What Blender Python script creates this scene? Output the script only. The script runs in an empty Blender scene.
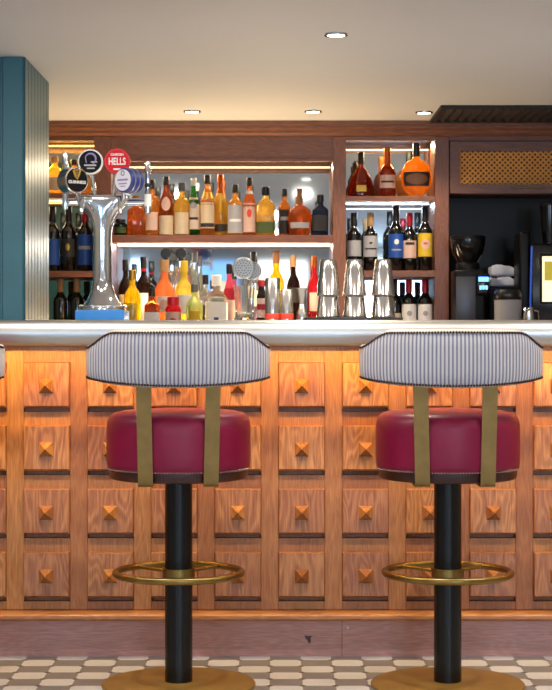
import bpy, bmesh, math, random
from mathutils import Vector, Matrix

random.seed(7)
C = bpy.context.scene.collection
SC = bpy.context.scene
PI = math.pi

# ------------------------------------------------------------------ camera, world, light, exposure
F, HX, HY, CZ = 1700.0, 276.0, 328.0, 1.07        # focal length in px, horizon, eye height


def X(px, d):
    return (px - HX) * d / F


def Z(py, d):
    return CZ + (HY - py) * d / F


cam_d = bpy.data.cameras.new('camera')
cam = bpy.data.objects.new('camera', cam_d)
C.objects.link(cam)
cam.location = (0, 0, CZ)
cam.rotation_euler = (PI / 2, 0, 0)
cam_d.sensor_width = 36
cam_d.lens = F / 690 * 36
cam_d.shift_y = -(345 - HY) / 690
cam_d.dof.use_dof = True
cam_d.dof.focus_distance = 5.15
cam_d.dof.aperture_fstop = 16.0
SC.camera = cam

SC.view_settings.view_transform = 'Standard'
SC.view_settings.look = 'None'
SC.view_settings.gamma = 1
SC.view_settings.exposure = 0.12

W = bpy.data.worlds.new('world')
SC.world = W
W.use_nodes = True
W.node_tree.nodes['Background'].inputs[0].default_value = (.55, .72, 1, 1)
W.node_tree.nodes['Background'].inputs[1].default_value = .3

CEIL = Z(122, 8.2)
XL, XR, YR, YB = -3.0, 3.0, -3.0, 8.75             # room extents


def area(name, loc, rot, sx, sy, power, col, spread=PI):
    l = bpy.data.lights.new(name, 'AREA')
    l.shape = 'RECTANGLE'
    l.size, l.size_y = sx, sy
    l.energy = power
    l.color = col
    l.spread = spread
    o = bpy.data.objects.new(name, l)
    C.objects.link(o)
    o.location = loc
    o.rotation_euler = rot
    return o


# daylight entering through the shop windows behind the camera
WINS = [(-2.55, -1.55), (-1.2, -.42), (-.26, .40), (.9, 1.8), (2.0, 2.7)]
WCOL = [(.55, .75, 1), (.20, .52, 1), (1, .95, .86), (.6, .78, 1), (.6, .78, 1)]
WPOW = [44, 4.5, 8, 48, 40]
for (a, b), c, p in zip(WINS, WCOL, WPOW):
    area('daylight', ((a + b) / 2, YR - .12, 1.36), (PI / 2, 0, 0), b - a, 1.02, p, c)
# LED tape below the counter overhang
area('counter_led', (0, 5.395, .9985), (math.radians(25), 0, 0), 4.6, .016, 26, (1, .67, .23))
# warm ceiling lamps over the customers' side of the bar
for lx in (-1.7, -.75, .2, 1.15, 2.1):
    o = area('room_lamp', (lx, 4.6, CEIL - .012), (0, 0, 0), .09, .09, 13, (1, .89, .76))
for lx, ly in ((-1.6, 2.2), (0, 2.2), (1.6, 2.2), (-1.6, -.6), (0, -.6), (1.6, -.6)):
    area('room_lamp', (lx, ly, CEIL - .012), (0, 0, 0), .09, .09, 8, (1, .90, .78))
# added fill light at the bottle step, washing up over bottles and ceiling
area('step_fill', (-.26, 8.115, 1.05), (math.radians(180 + 38), 0, 0), 1.0, .02, 13, (1, .76, .44))
# unseen fill light added behind the bar to brighten the ceiling
area('staff_side_fill', (0, 6.4, .88), (math.radians(180), 0, 0), 3.6, .03, 5, (1, .90, .82))
# uplight added in front of the back counter, warms the ceiling by the cornice
area('back_counter_fill', (-.52, 7.68, 1.0), (math.radians(180), 0, 0), 1.75, .02, 9, (1, .76, .42))
# LED tape inside the shelf bays
for (a, b, y, z, p, c) in [(-.79, .27, 8.44, 1.868, 5, (1, .80, .52)), (-.79, .27, 8.46, 1.476, 4.2, (1, .86, .68)),
                           (-1.38, -.885, 8.44, 1.975, 8, (1, .60, .15)), (.345, .76, 8.44, 1.975, 3.2, (1, .72, .34)),
                           (.345, .76, 8.44, 1.681, 2.2, (.75, .9, 1)), (-1.38, -.885, 8.44, 1.692, 1.0, (1, .8, .5))]:
    area('shelf_led', ((a + b) / 2, y, z), (math.radians(-35), 0, 0), b - a, .03, p, c)

# ------------------------------------------------------------------ materials


def lin(h):
    h = h.lstrip('#')
    out = []
    for i in (0, 2, 4):
        v = int(h[i:i + 2], 16) / 255
        out.append(v / 12.92 if v <= .04045 else ((v + .055) / 1.055) ** 2.4)
    return tuple(out) + (1,)


class NT:
    def __init__(s, name):
        s.m = bpy.data.materials.new(name)
        s.m.use_nodes = True
        s.t = s.m.node_tree
        s.b = s.t.nodes['Principled BSDF']
        s.out = s.t.nodes['Material Output']

    def n(s, kind, **kw):
        nd = s.t.nodes.new(kind)
        for k, v in kw.items():
            setattr(nd, k, v)
        return nd

    def l(s, a, b):
        s.t.links.new(a, b)

    def math(s, op, a, b=None, c=None):
        nd = s.n('ShaderNodeMath', operation=op)
        for i, v in enumerate((a, b, c)):
            if v is None:
                continue
            if isinstance(v, (int, float)):
                nd.inputs[i].default_value = v
            else:
                s.l(v, nd.inputs[i])
        return nd.outputs[0]

    def mix(s, fac, a, b):
        nd = s.n('ShaderNodeMix', data_type='RGBA')
        for i, v in ((0, fac), (6, a), (7, b)):
            if isinstance(v, (int, float)):
                nd.inputs[i].default_value = v
            elif isinstance(v, tuple):
                nd.inputs[i].default_value = v
            else:
                s.l(v, nd.inputs[i])
        return nd.outputs[2]


def pm(name, col, rough=.5, metal=0.0, var=.12, scale=14, emit=0, coat=0, bump=0, spec=None):
    """principled with a little procedural variation"""
    t = NT(name)
    c = lin(col)
    tc = t.n('ShaderNodeTexCoord')
    nz = t.n('ShaderNodeTexNoise')
    nz.inputs['Scale'].default_value = scale
    nz.inputs['Detail'].default_value = 4
    t.l(tc.outputs['Object'], nz.inputs['Vector'])
    d = tuple(x * (1 - var) for x in c[:3]) + (1,)
    u = tuple(min(1, x * (1 + var)) for x in c[:3]) + (1,)
    o = t.mix(nz.outputs[0], d, u)
    t.l(o, t.b.inputs['Base Color'])
    t.b.inputs['Roughness'].default_value = rough
    t.b.inputs['Metallic'].default_value = metal
    if coat:
        t.b.inputs['Coat Weight'].default_value = coat
        t.b.inputs['Coat Roughness'].default_value = .12
    if spec is not None:
        t.b.inputs['Specular IOR Level'].default_value = spec
    if emit:
        t.b.inputs['Emission Color'].default_value = c
        t.b.inputs['Emission Strength'].default_value = emit
    if bump:
        bp = t.n('ShaderNodeBump')
        bp.inputs['Strength'].default_value = bump
        bp.inputs['Distance'].default_value = .002
        t.l(nz.outputs[0], bp.inputs['Height'])
        t.l(bp.outputs[0], t.b.inputs['Normal'])
    return t.m


def wood(name, dark, light, rough=.42, axis=2, sc=1.0, coat=0.0, ring=.55):
    """stretched oak grain with cathedral rings, shifted for every object"""
    t = NT(name)
    tc = t.n('ShaderNodeTexCoord')
    oi = t.n('ShaderNodeObjectInfo')
    ad = t.n('ShaderNodeVectorMath', operation='ADD')
    rv = t.n('ShaderNodeCombineXYZ')
    for i, k in enumerate((3.7, 5.1, 9.3)):
        t.l(t.math('MULTIPLY', oi.outputs['Random'], k), rv.inputs[i])
    t.l(tc.outputs['Object'], ad.inputs[0])
    t.l(rv.outputs[0], ad.inputs[1])
    mp = t.n('ShaderNodeMapping')
    s = [62 * sc, 62 * sc, 62 * sc]
    s[axis] = 3.0 * sc
    mp.inputs['Scale'].default_value = s
    t.l(ad.outputs[0], mp.inputs['Vector'])
    fine = t.n('ShaderNodeTexNoise')
    fine.inputs['Scale'].default_value = 5.5
    fine.inputs['Detail'].default_value = 5
    t.l(mp.outputs[0], fine.inputs['Vector'])
    mp2 = t.n('ShaderNodeMapping')
    s2 = [8 * sc] * 3
    s2[axis] = 1.7 * sc
    mp2.inputs['Scale'].default_value = s2
    t.l(ad.outputs[0], mp2.inputs['Vector'])
    big = t.n('ShaderNodeTexNoise')
    big.inputs['Scale'].default_value = 1.3
    big.inputs['Detail'].default_value = 2
    t.l(mp2.outputs[0], big.inputs['Vector'])
    rg = t.math('MULTIPLY', t.math('ADD', t.math('SINE', t.math('MULTIPLY', big.outputs[0], 95)), 1), .5)
    rg = t.math('POWER', rg, 1.6)
    f = t.math('ADD', t.math('MULTIPLY', fine.outputs[0], 1.5 - ring), t.math('MULTIPLY', rg, ring * .42))
    f = t.math('SUBTRACT', f, .16)
    cr = t.n('ShaderNodeValToRGB')
    cr.color_ramp.elements[0].position = .15
    cr.color_ramp.elements[0].color = lin(dark)
    cr.color_ramp.elements[1].position = .72
    cr.color_ramp.elements[1].color = lin(light)
    t.l(f, cr.inputs[0])
    hv = t.n('ShaderNodeHueSaturation')
    t.l(t.math('ADD', t.math('MULTIPLY', oi.outputs['Random'], .34), .84), hv.inputs['Value'])
    t.l(t.math('ADD', t.math('MULTIPLY', oi.outputs['Random'], .012), .494), hv.inputs['Hue'])
    t.l(cr.outputs[0], hv.inputs['Color'])
    t.l(hv.outputs[0], t.b.inputs['Base Color'])
    t.b.inputs['Roughness'].default_value = rough
    if coat:
        t.b.inputs['Coat Weight'].default_value = coat
        t.b.inputs['Coat Roughness'].default_value = .2
    bp = t.n('ShaderNodeBump')
    bp.inputs['Strength'].default_value = .22
    bp.inputs['Distance'].default_value = .0012
    t.l(f, bp.inputs['Height'])
    t.l(bp.outputs[0], t.b.inputs['Normal'])
    return t.m


def liquid(name, col, clear=.93, rough=.03, ior=1.42, glow=.22):
    """coloured glass with its contents"""
    t = NT(name)
    c = lin(col)
    nz = t.n('ShaderNodeTexNoise')
    nz.inputs['Scale'].default_value = 9
    tc = t.n('ShaderNodeTexCoord')
    t.l(tc.outputs['Object'], nz.inputs['Vector'])
    o = t.mix(nz.outputs[0], tuple(x * .9 for x in c[:3]) + (1,), tuple(min(1, x * 1.08) for x in c[:3]) + (1,))
    t.l(o, t.b.inputs['Base Color'])
    t.b.inputs['Roughness'].default_value = rough
    t.b.inputs['IOR'].default_value = ior
    t.b.inputs['Transmission Weight'].default_value = clear
    tr = t.n('ShaderNodeBsdfTranslucent')
    t.l(o, tr.inputs['Color'])
    ms = t.n('ShaderNodeMixShader')
    ms.inputs[0].default_value = glow
    t.l(t.b.outputs[0], ms.inputs[1])
    t.l(tr.outputs[0], ms.inputs[2])
    t.l(ms.outputs[0], t.out.inputs['Surface'])
    return t.m


M = {}
M['oak'] = wood('honey oak', '#8a4f27', '#b67843', .4, ring=.3)
M['oak_panel'] = wood('oak panel', '#854a24', '#c08350', .36, coat=.15, ring=.6)
M['oak_stud'] = wood('oak stud', '#7d4824', '#ad733f', .5)
M['oak_ledge'] = wood('oak ledge', '#a3632f', '#c98d52', .35, axis=0, coat=.3)
M['kick'] = wood('lacquered kickboard', '#96625a', '#b3837a', .3, axis=0, coat=.35, ring=.3)
M['walnut'] = wood('dark shelf timber', '#573322', '#835036', .4, axis=2, ring=.3)
M['walnut_h'] = wood('dark shelf timber along', '#573322', '#835036', .4, axis=0, ring=.4)
M['darkwood'] = wood('seat rim timber', '#2a0f0d', '#431a16', .35, axis=0)
M['pewter'] = pm('brushed pewter', '#c9c8c6', .36, 1.0, .05, 30)
M['brass'] = pm('antique brass', '#87703f', .36, 1.0, .22, 26, bump=.15)
M['brass_bar'] = pm('aged brass bar', '#7d6338', .45, .8, .3, 30, bump=.2)
M['brass_base'] = pm('brass base plate', '#a58444', .45, .6, .25, 14, bump=.1)
M['black'] = pm('black powder coat', '#060709', .26, 0, .2, 20, spec=.35)
M['leather'] = pm('burgundy leather', '#7a0a35', .4, 0, .12, 40, spec=.35, bump=.25)
M['cream'] = pm('cream leather', '#bcb0a8', .5, 0, .06, 60, bump=.2)
M['nail'] = pm('bronze nailhead', '#54403a', .3, .9, .2, 50)
M['nail_bright'] = pm('bright nailhead', '#b9a9a0', .25, .9, .2, 50)
M['chrome'] = pm('polished chrome', '#dfe0e2', .07, 1.0, .03, 20)
M['steel'] = pm('brushed steel', '#c3bdb6', .2, 1.0, .08, 40)
M['steel_gold'] = pm('warm steel tin', '#cfcac5', .16, 1.0, .06, 30)
M['ceiling'] = pm('painted plaster ceiling', '#d3d2d4', .62, 0, .02, 1.6)
M['wallp'] = pm('painted plaster', '#b9b2a8', .8, 0, .05, 3)
M['teal'] = pm('teal gloss paint', '#2f6674', .36, 0, .06, 6)
M['plastic'] = pm('black plastic', '#09090b', .4, 0, .2, 20, spec=.2)
M['smoke'] = pm('smoked plastic', '#0b0b0e', .15, 0, .2, 20, spec=.4)
M['niche'] = pm('dark lacquer niche', '#040507', .3, 0, .5, 5, spec=.12)
M['vent'] = pm('charcoal vent', '#0c0d10', .6, 0, .1, 20)
M['white'] = pm('white enamel', '#e8e6e2', .35, 0, .03, 10)
M['paper'] = pm('ivory paper', '#d8cfbd', .6, 0, .07, 60)
M['paper_white'] = pm('white paper', '#e9e7e4', .6, 0, .05, 60)
M['paper_tan'] = pm('tan paper', '#c9b394', .6, 0, .1, 60)
M['paper_pink'] = pm('pale pink paper', '#d8b3a2', .6, 0, .12, 60)
M['paper_grey'] = pm('grey paper', '#a9a7aa', .6, 0, .1, 60)
M['paper_yellow'] = pm('yellow paper', '#d9b527', .6, 0, .2, 40)
M['paper_green'] = pm('green paper', '#44521f', .6, 0, .15, 50)
M['paper_dark'] = pm('dark paper', '#2a2421', .6, 0, .2, 50)
M['paper_blue'] = pm('blue paper', '#1d4c9e', .5, 0, .12, 50)
M['gold'] = pm('gold print', '#c9a24c', .35, .7, .1, 50)
M['red'] = pm('red paint', '#c4202c', .4, 0, .05, 30)
M['red_foil'] = pm('red foil', '#a8152a', .3, .3, .1, 50)
M['redband'] = pm('red rubber band', '#d8402a', .5, 0, .05, 30)
M['blue_print'] = pm('blue print', '#27377e', .4, 0, .08, 30)
M['violet'] = pm('violet print', '#8f86bd', .4, 0, .08, 30)
M['bluemat'] = pm('blue bar tray', '#1d6fb8', .4, 0, .08, 20)
M['cap_black'] = pm('black cap', '#0e0d0e', .35, 0, .2, 40)
M['cap_wood'] = pm('wooden stopper', '#8a5830', .5, 0, .15, 40)
M['cap_copper'] = pm('copper foil', '#b5591f', .3, .7, .1, 40)
M['cap_gold'] = pm('gold foil', '#b98d37', .3, .8, .1, 40)
M['cap_grey'] = pm('grey cap', '#55565a', .4, .3, .1, 40)
M['cap_cork'] = pm('cork', '#b48a5c', .7, 0, .15, 60)
M['amber'] = liquid('amber spirit', '#efa54c')
M['gold_sp'] = liquid('golden spirit', '#f8cc66')
M['honey'] = liquid('honey spirit', '#f3b958')
M['deep'] = liquid('deep brown spirit', '#b25c28')
M['redamber'] = liquid('red amber spirit', '#e2833c')
M['cognac'] = liquid('cognac', '#93341a', glow=.12)
M['armagnac'] = liquid('armagnac', '#f6a23a')
M['greeng'] = liquid('green glass', '#2f8a34')
M['darkgreen'] = liquid('dark green glass', '#15301c', .4)
M['winedark'] = pm('dark wine glass', '#0a0c0c', .08, 0, .3, 20, coat=.6)
M['winegreen'] = pm('dark olive glass', '#10160d', .08, 0, .3, 20, coat=.6)
M['navyglass'] = liquid('navy glass', '#1e3350', .5)
M['cola'] = liquid('dark brown glass', '#2c140c', .4)
M['yellow'] = liquid('yellow liqueur', '#f7d514', .5)
M['yellowpale'] = liquid('pale yellow liqueur', '#f3e06a', .7)
M['orange'] = liquid('orange liqueur', '#f59a5c', .5)
M['redliq'] = liquid('red liqueur', '#d4202c', .4)
M['pinkliq'] = liquid('pink gin', '#ef6a86', .5)
M['clear'] = liquid('clear spirit', '#f4f7f4', .98, ior=1.3, glow=.03)
M['clearblue'] = liquid('clear pale blue glass', '#d8e8ee', .96, ior=1.3, glow=.06)
M['limepale'] = liquid('pale lime glass', '#d9e6a0', .7)
M['screen_blue'] = pm('blue display', '#4d8cff', .4, 0, 0, 10, emit=5)
M['screen_warm'] = pm('lit screen yellow', '#b39f25', .4, 0, .25, 30, emit=.6)
M['screen_white'] = pm('lit screen cream', '#fff0c8', .4, 0, .1, 30, emit=.85)
M['bulb'] = pm('lamp lens', '#fff3df', .4, 0, 0, 10, emit=12)
M['led'] = pm('led diffuser', '#ffe9c4', .4, 0, 0, 10, emit=2.2)
M['led_warm'] = pm('warm led diffuser', '#ffc860', .4, 0, 0, 10, emit=4)
M['led_cool'] = pm('cool led diffuser', '#e4f4ff', .4, 0, 0, 10, emit=1.6)
M['led_counter'] = pm('counter led diffuser', '#ff9a3a', .4, 0, 0, 10, emit=3)
M['badge_black'] = pm('matt black badge face', '#0d0c0f', .6, 0, .1, 30, spec=.15)
M['badge_red'] = pm('red badge face', '#c4202c', .6, 0, .05, 30, spec=.15)
M['badge_white'] = pm('white badge face', '#dedbe2', .6, 0, .03, 30, spec=.15)
M['mesh_steel'] = pm('dull strainer steel', '#8d8a86', .38, .9, .15, 60)
M['linen'] = pm('white linen', '#b9bccb', .85, 0, .08, 40)
M['tub'] = pm('pale grey tub', '#9b9899', .5, 0, .06, 30)
M['citrus'] = pm('orange peel', '#e58a34', .5, 0, .1, 60, bump=.3)


def mirror_mat():
    t = NT('silvered mirror')
    tc = t.n('ShaderNodeTexCoord')
    nz = t.n('ShaderNodeTexNoise')
    nz.inputs['Scale'].default_value = 3
    t.l(tc.outputs['Object'], nz.inputs['Vector'])
    t.l(t.mix(nz.outputs[0], (.50, .56, .60, 1), (.57, .62, .66, 1)), t.b.inputs['Base Color'])
    t.b.inputs['Metallic'].default_value = .97
    t.b.inputs['Roughness'].default_value = .04
    return t.m


M['mirror'] = mirror_mat()


def stripe_mat():
    t = NT('ticking stripe fabric')
    uv = t.n('ShaderNodeUVMap')
    sp = t.n('ShaderNodeSeparateXYZ')
    t.l(uv.outputs[0], sp.inputs[0])
    fr = t.math('FRACT', t.math('MULTIPLY', sp.outputs[0], 52))
    tri = t.math('ABSOLUTE', t.math('SUBTRACT', t.math('MULTIPLY', fr, 2), 1))
    k = t.n('ShaderNodeMapRange')
    k.inputs['From Min'].default_value = .38
    k.inputs['From Max'].default_value = .72
    t.l(tri, k.inputs['Value'])
    nz = t.n('ShaderNodeTexNoise')
    nz.inputs['Scale'].default_value = 220
    c = t.mix(k.outputs[0], lin('#c3c0c6'), lin('#71768f'))
    t.l(t.mix(t.math('MULTIPLY', nz.outputs[0], .25), c, lin('#8e8d94')), t.b.inputs['Base Color'])
    t.b.inputs['Roughness'].default_value = .75
    return t.m


M['stripe'] = stripe_mat()


def tile_mat():
    """octagon and dot floor tiles, light and grey octagons in a checker, dark dots"""
    p, x0, y0 = .0988, -.019, 5.479
    t = NT('octagon tiles')
    g = t.n('ShaderNodeNewGeometry')
    sp = t.n('ShaderNodeSeparateXYZ')
    t.l(g.outputs['Position'], sp.inputs[0])
    u = t.math('DIVIDE', t.math('SUBTRACT', sp.outputs[0], x0), p)
    v = t.math('DIVIDE', t.math('SUBTRACT', sp.outputs[1], y0), p)
    chk = t.math('FLOORED_MODULO', t.math('ADD', t.math('FLOOR', u), t.math('FLOOR', v)), 2)

    def edge(w):
        return t.math('ABSOLUTE', t.math('SUBTRACT', w, t.math('ROUND', w)))
    eu, ev = edge(u), edge(v)
    s = t.math('ADD', eu, ev)
    dot = t.math('LESS_THAN', s, .125)
    ring = t.math('LESS_THAN', t.math('ABSOLUTE', t.math('SUBTRACT', s, .133)), .008)
    gr = t.math('MAXIMUM', ring, t.math('LESS_THAN', t.math('MINIMUM', eu, ev), .008))
    gr = t.math('MULTIPLY', gr, t.math('SUBTRACT', 1, dot))
    nz = t.n('ShaderNodeTexNoise')
    nz.inputs['Scale'].default_value = 9
    light = t.mix(nz.outputs[0], lin('#c6c9cd'), lin('#d6d9dc'))
    grey = t.mix(nz.outputs[0], lin('#73726f'), lin('#888683'))
    c = t.mix(chk, grey, light)
    c = t.mix(dot, c, lin('#473d38'))
    c = t.mix(gr, c, lin('#a39d96'))
    t.l(c, t.b.inputs['Base Color'])
    t.b.inputs['Roughness'].default_value = .32
    return t.m


M['tiles'] = tile_mat()

# ------------------------------------------------------------------ geometry helpers


def nb():
    return bmesh.new()


def box(bm, x0, x1, y0, y1, z0, z1, bev=0.0, seg=2):
    r = bmesh.ops.create_cube(bm, size=1)
    vs = r['verts']
    bmesh.ops.scale(bm, vec=(x1 - x0, y1 - y0, z1 - z0), verts=vs)
    bmesh.ops.translate(bm, vec=((x0 + x1) / 2, (y0 + y1) / 2, (z0 + z1) / 2), verts=vs)
    if bev:
        es = list({e for v in vs for e in v.link_edges})
        bmesh.ops.bevel(bm, geom=es, offset=bev, segments=seg, affect='EDGES', profile=.5)
    return bm


def ring_pt(a, rx, ry, n):
    c, s = math.cos(a), math.sin(a)
    if n == 2:
        return rx * c, ry * s
    k = (abs(c) ** n + abs(s) ** n) ** (-1 / n)
    return rx * c * k, ry * s * k


def lathe(bm, prof, seg=28, loc=(0, 0, 0), cap=True, M4=None):
    """prof: (rx, z) or (rx, ry, z, n)"""
    rings = []
    for p in prof:
        rx, ry, z, n = (p[0], p[0], p[1], 2) if len(p) == 2 else p
        vs = []
        for i in range(seg):
            x, y = ring_pt(2 * PI * i / seg + PI / seg, rx, ry, n)
            v = Vector((x + loc[0], y + loc[1], z + loc[2]))
            if M4 is not None:
                v = M4 @ v
            vs.append(bm.verts.new(v))
        rings.append(vs)
    for a, b in zip(rings, rings[1:]):
        for i in range(seg):
            j = (i + 1) % seg
            bm.faces.new((a[i], a[j], b[j], b[i]))
    if cap:
        bm.faces.new(list(reversed(rings[0])))
        bm.faces.new(rings[-1])
    return bm


def tube(bm, pts, r, seg=12, closed=False):
    pts = [Vector(p) for p in pts]
    n = len(pts)
    rs = r if isinstance(r, (list, tuple)) else [r] * n
    rings = []
    up = None
    for i, p in enumerate(pts):
        a = pts[(i - 1) % n] if (closed or i) else p
        b = pts[(i + 1) % n] if (closed or i < n - 1) else p
        t = (b - a).normalized()
        if up is None:
            up = Vector((0, 0, 1)) if abs(t.z) < .9 else Vector((1, 0, 0))
        s = t.cross(up).normalized()
        up = s.cross(t).normalized()
        rings.append([bm.verts.new(p + (s * math.cos(2 * PI * k / seg) + up * math.sin(2 * PI * k / seg)) * rs[i]) for k in range(seg)])
    m = n if closed else n - 1
    for i in range(m):
        a, b = rings[i], rings[(i + 1) % n]
        for k in range(seg):
            j = (k + 1) % seg
            bm.faces.new((a[k], a[j], b[j], b[k]))
    if not closed:
        bm.faces.new(list(reversed(rings[0])))
        bm.faces.new(rings[-1])
    return bm


def obj(name, bm, mat, parent=None, smooth=True, angle=38):
    bmesh.ops.recalc_face_normals(bm, faces=bm.faces)
    me = bpy.data.meshes.new(name)
    if smooth:
        ca = math.radians(angle)
        for f in bm.faces:
            f.smooth = True
        for e in bm.edges:
            if len(e.link_faces) == 2 and e.calc_face_angle(0) > ca:
                e.smooth = False
    bm.to_mesh(me)
    bm.free()
    me.materials.append(mat)
    o = bpy.data.objects.new(name, me)
    C.objects.link(o)
    if parent:
        o.parent = parent
    return o


def tag(o, label, cat, group=None):
    o['label'] = label
    o['category'] = cat
    if group:
        o['group'] = group
    return o


def thing(name, label, cat, loc=(0, 0, 0), rz=0, group=None):
    o = bpy.data.objects.new(name, None)
    o.empty_display_size = .05
    C.objects.link(o)
    o.location = loc
    o.rotation_euler = (0, 0, rz)
    return tag(o, label, cat, group)


def struct(name, bm, mat, parent=None, smooth=False):
    o = obj(name, bm, mat, parent, smooth)
    if not parent:
        o['kind'] = 'structure'
    return o


def copy_tree(o, parent=None):
    c = o.copy()
    C.objects.link(c)
    c.parent = parent
    for ch in list(o.children):
        copy_tree(ch, c)
    return c


def text(s, size, mat, parent, loc, depth=.0004, name='lettering', sx=1.0, bold=0.0):
    """upright lettering facing -Y"""
    cu = bpy.data.curves.new('lettering', 'FONT')
    cu.body = s
    cu.size = size
    cu.align_x = 'CENTER'
    cu.align_y = 'CENTER'
    cu.extrude = depth
    cu.offset = bold
    tmp = bpy.data.objects.new('tmp', cu)
    C.objects.link(tmp)
    dg = bpy.context.evaluated_depsgraph_get()
    me = bpy.data.meshes.new_from_object(tmp.evaluated_get(dg))
    bpy.data.objects.remove(tmp)
    me.transform(Matrix.Translation(loc) @ Matrix.Rotation(PI / 2, 4, 'X') @ Matrix.Diagonal((sx, 1, 1, 1)))
    me.materials.clear()
    me.materials.append(mat)
    o = bpy.data.objects.new(name, me)
    C.objects.link(o)
    o.parent = parent
    return o


def disc(bm, x, y, z, r, t, seg=32, bev=0):
    """disc with its flat faces towards -Y / +Y"""
    Mx = Matrix.Translation((x, y, z)) @ Matrix.Rotation(PI / 2, 4, 'X')
    pr = [(r, -t / 2), (r, t / 2)] if not bev else [(r - bev, -t / 2), (r, -t / 2 + bev), (r, t / 2 - bev), (r - bev, t / 2)]
    return lathe(bm, pr, seg, M4=Mx)


# ------------------------------------------------------------------ the room
struct('floor', box(nb(), XL - .1, XR + .1, YR - .1, YB + .1, -.08, 0), M['tiles'])
struct('ceiling', box(nb(), XL - .1, XR + .1, YR - .1, YB + .1, CEIL, CEIL + .1), M['ceiling'])
struct('wall_back', box(nb(), XL, XR, YB, YB + .1, 0, CEIL), M['wallp'])
struct('wall_right', box(nb(), XR, XR + .1, YR, YB, 0, CEIL), M['wallp'])
struct('wall_left', box(nb(), XL - .1, XL, YR, YB, 0, CEIL), M['wallp'])
b = nb()
WZ0, WZ1 = .82, 1.9
box(b, XL, XR, YR - .1, YR, 0, WZ0)
box(b, XL, XR, YR - .1, YR, WZ1, CEIL)
ed = [XL] + [v for w in WINS for v in w] + [XR]
for i in range(0, len(ed), 2):
    box(b, ed[i], ed[i + 1], YR - .1, YR, WZ0, WZ1)
struct('wall_front', b, M['wallp'])
for i, (a, c) in enumerate(WINS):
    b = nb()
    for (x0, x1, z0, z1) in ((a, a + .035, WZ0, WZ1), (c - .035, c, WZ0, WZ1), (a + .035, c - .035, WZ0, WZ0 + .04), (a + .035, c - .035, WZ1 - .04, WZ1)):
        box(b, x0, x1, YR - .07, YR - .02, z0, z1)
    struct('window_%d' % (i + 1), b, M['white'])

# teal panelled pier at the left end of the bar
PX, PY0, PY1 = -.924, 6.23, 6.89
b = nb()
box(b, -1.7, PX, PY0, PY1, 0, CEIL)
for i in range(9):                                   # raised boards with grooves between
    x1 = PX - .002 - i * .085
    box(b, x1 - .076, x1, PY0 - .008, PY0, 0, CEIL, .003, 1)
for i in range(8):
    y0 = PY0 + .004 + i * .082
    box(b, PX, PX + .005, y0, y0 + .075, 0, CEIL, .002, 1)
struct('trim_1', b, M['teal'])

# ceiling vent
t = thing('ceiling_vent', 'dark louvred ventilation grille set in the ceiling above the lattice cabinet', 'vent', (0, 0, CEIL))
VX0, VX1, VY0, VY1 = .735, 1.75, 7.58, 8.12
b = nb()
for (x0, x1, y0, y1) in ((VX0, VX1, VY0, VY0 + .03), (VX0, VX1, VY1 - .03, VY1), (VX0, VX0 + .03, VY0 + .03, VY1 - .03), (VX1 - .03, VX1, VY0 + .03, VY1 - .03)):
    box(b, x0, x1, y0, y1, -.014, 0)
obj('frame', b, M['vent'], t)
obj('backing', box(nb(), VX0 + .03, VX1 - .03, VY0 + .03, VY1 - .03, -.003, 0), M['cap_black'], t)
n = 22
for i in range(n):
    x = VX0 + .05 + i * (VX1 - VX0 - .1) / (n - 1)
    Mx = Matrix.Translation((x, 0, -.008)) @ Matrix.Rotation(math.radians(35), 4, 'Y')
    bb = box(nb(), -.013, .013, VY0 + .03, VY1 - .03, -.001, .001)
    bmesh.ops.transform(bb, matrix=Mx, verts=bb.verts)
    obj('slat', bb, M['vent'], t)


def downlight(px, py, label, power, col=(1, .86, .66), blend=.6, size=2.2):
    d = (CEIL - CZ) * F / (HY - py)
    x = X(px, d)
    t = thing('ceiling_downlight', label, 'downlight', (x, d, CEIL), 0, 'recessed downlights in the ceiling')
    lathe_b = lathe(nb(), [(.030, -.001), (.030, -.006), (.040, -.006), (.041, 0), (.030, 0)], 32, cap=False)
    obj('rim', lathe_b, M['chrome'], t)
    obj('lens', lathe(nb(), [(.030, -.004), (.030, 0)], 32), M['bulb'], t)
    l = bpy.data.lights.new('downlight_beam', 'SPOT')
    l.energy = power
    l.color = col
    l.spot_size = size
    l.spot_blend = blend
    l.shadow_soft_size = .03
    o = bpy.data.objects.new('downlight_beam', l)
    C.objects.link(o)
    o.parent = t
    o.location = (0, 0, -.02)
    return t


downlight(336, 34, 'lit recessed downlight nearest the viewer, highest in the picture, right of centre', 38)
downlight(192, 111, 'lit recessed downlight near the cornice, above the left end of the spirit shelf', 24)
downlight(313, 111, 'faint small recessed downlight near the cornice, between the two brighter ones', 10)
downlight(424, 112, 'lit recessed downlight beside the dark ceiling vent', 24)

# ------------------------------------------------------------------ bar counter
FY = 5.52                                            # plane of the oak face
bar = thing('bar_counter', 'oak bar counter front with rows of square raised panels and pyramid studs', 'bar counter', (0, FY, 0))
BX0, BX1 = -2.2, 2.2
CT, CB = 1.095, 1.011                                # bar top, underside
obj('carcass', box(nb(), BX0, BX1, .034, .40, .148, CB - .012), M['oak'], bar, False)
obj('kickboard', box(nb(), BX0, BX1, .017, .40, 0, .122), M['kick'], bar, False)
b = nb()
sec = [(-.028, .125), (-.034, .131), (-.034, .140), (-.028, .147), (-.012, .152), (.004, .154), (.10, .154), (.10, .122), (-.022, .122)]
va = [b.verts.new((BX0, y, z)) for y, z in sec]
vb = [b.verts.new((BX1, y, z)) for y, z in sec]
for i in range(len(sec)):
    j = (i + 1) % len(sec)
    b.faces.new((va[i], va[j], vb[j], vb[i]))
b.faces.new(va)
b.faces.new(list(reversed(vb)))
obj('ledge_moulding', b, M['oak_ledge'], bar)
obj('top_batten', box(box(nb(), BX0, BX1, -.215, -.195, CB - .012, CB - .0002), BX0, BX1, -.195, .40, CB - .008, CB - .0002), M['oak'], bar, False)
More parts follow.
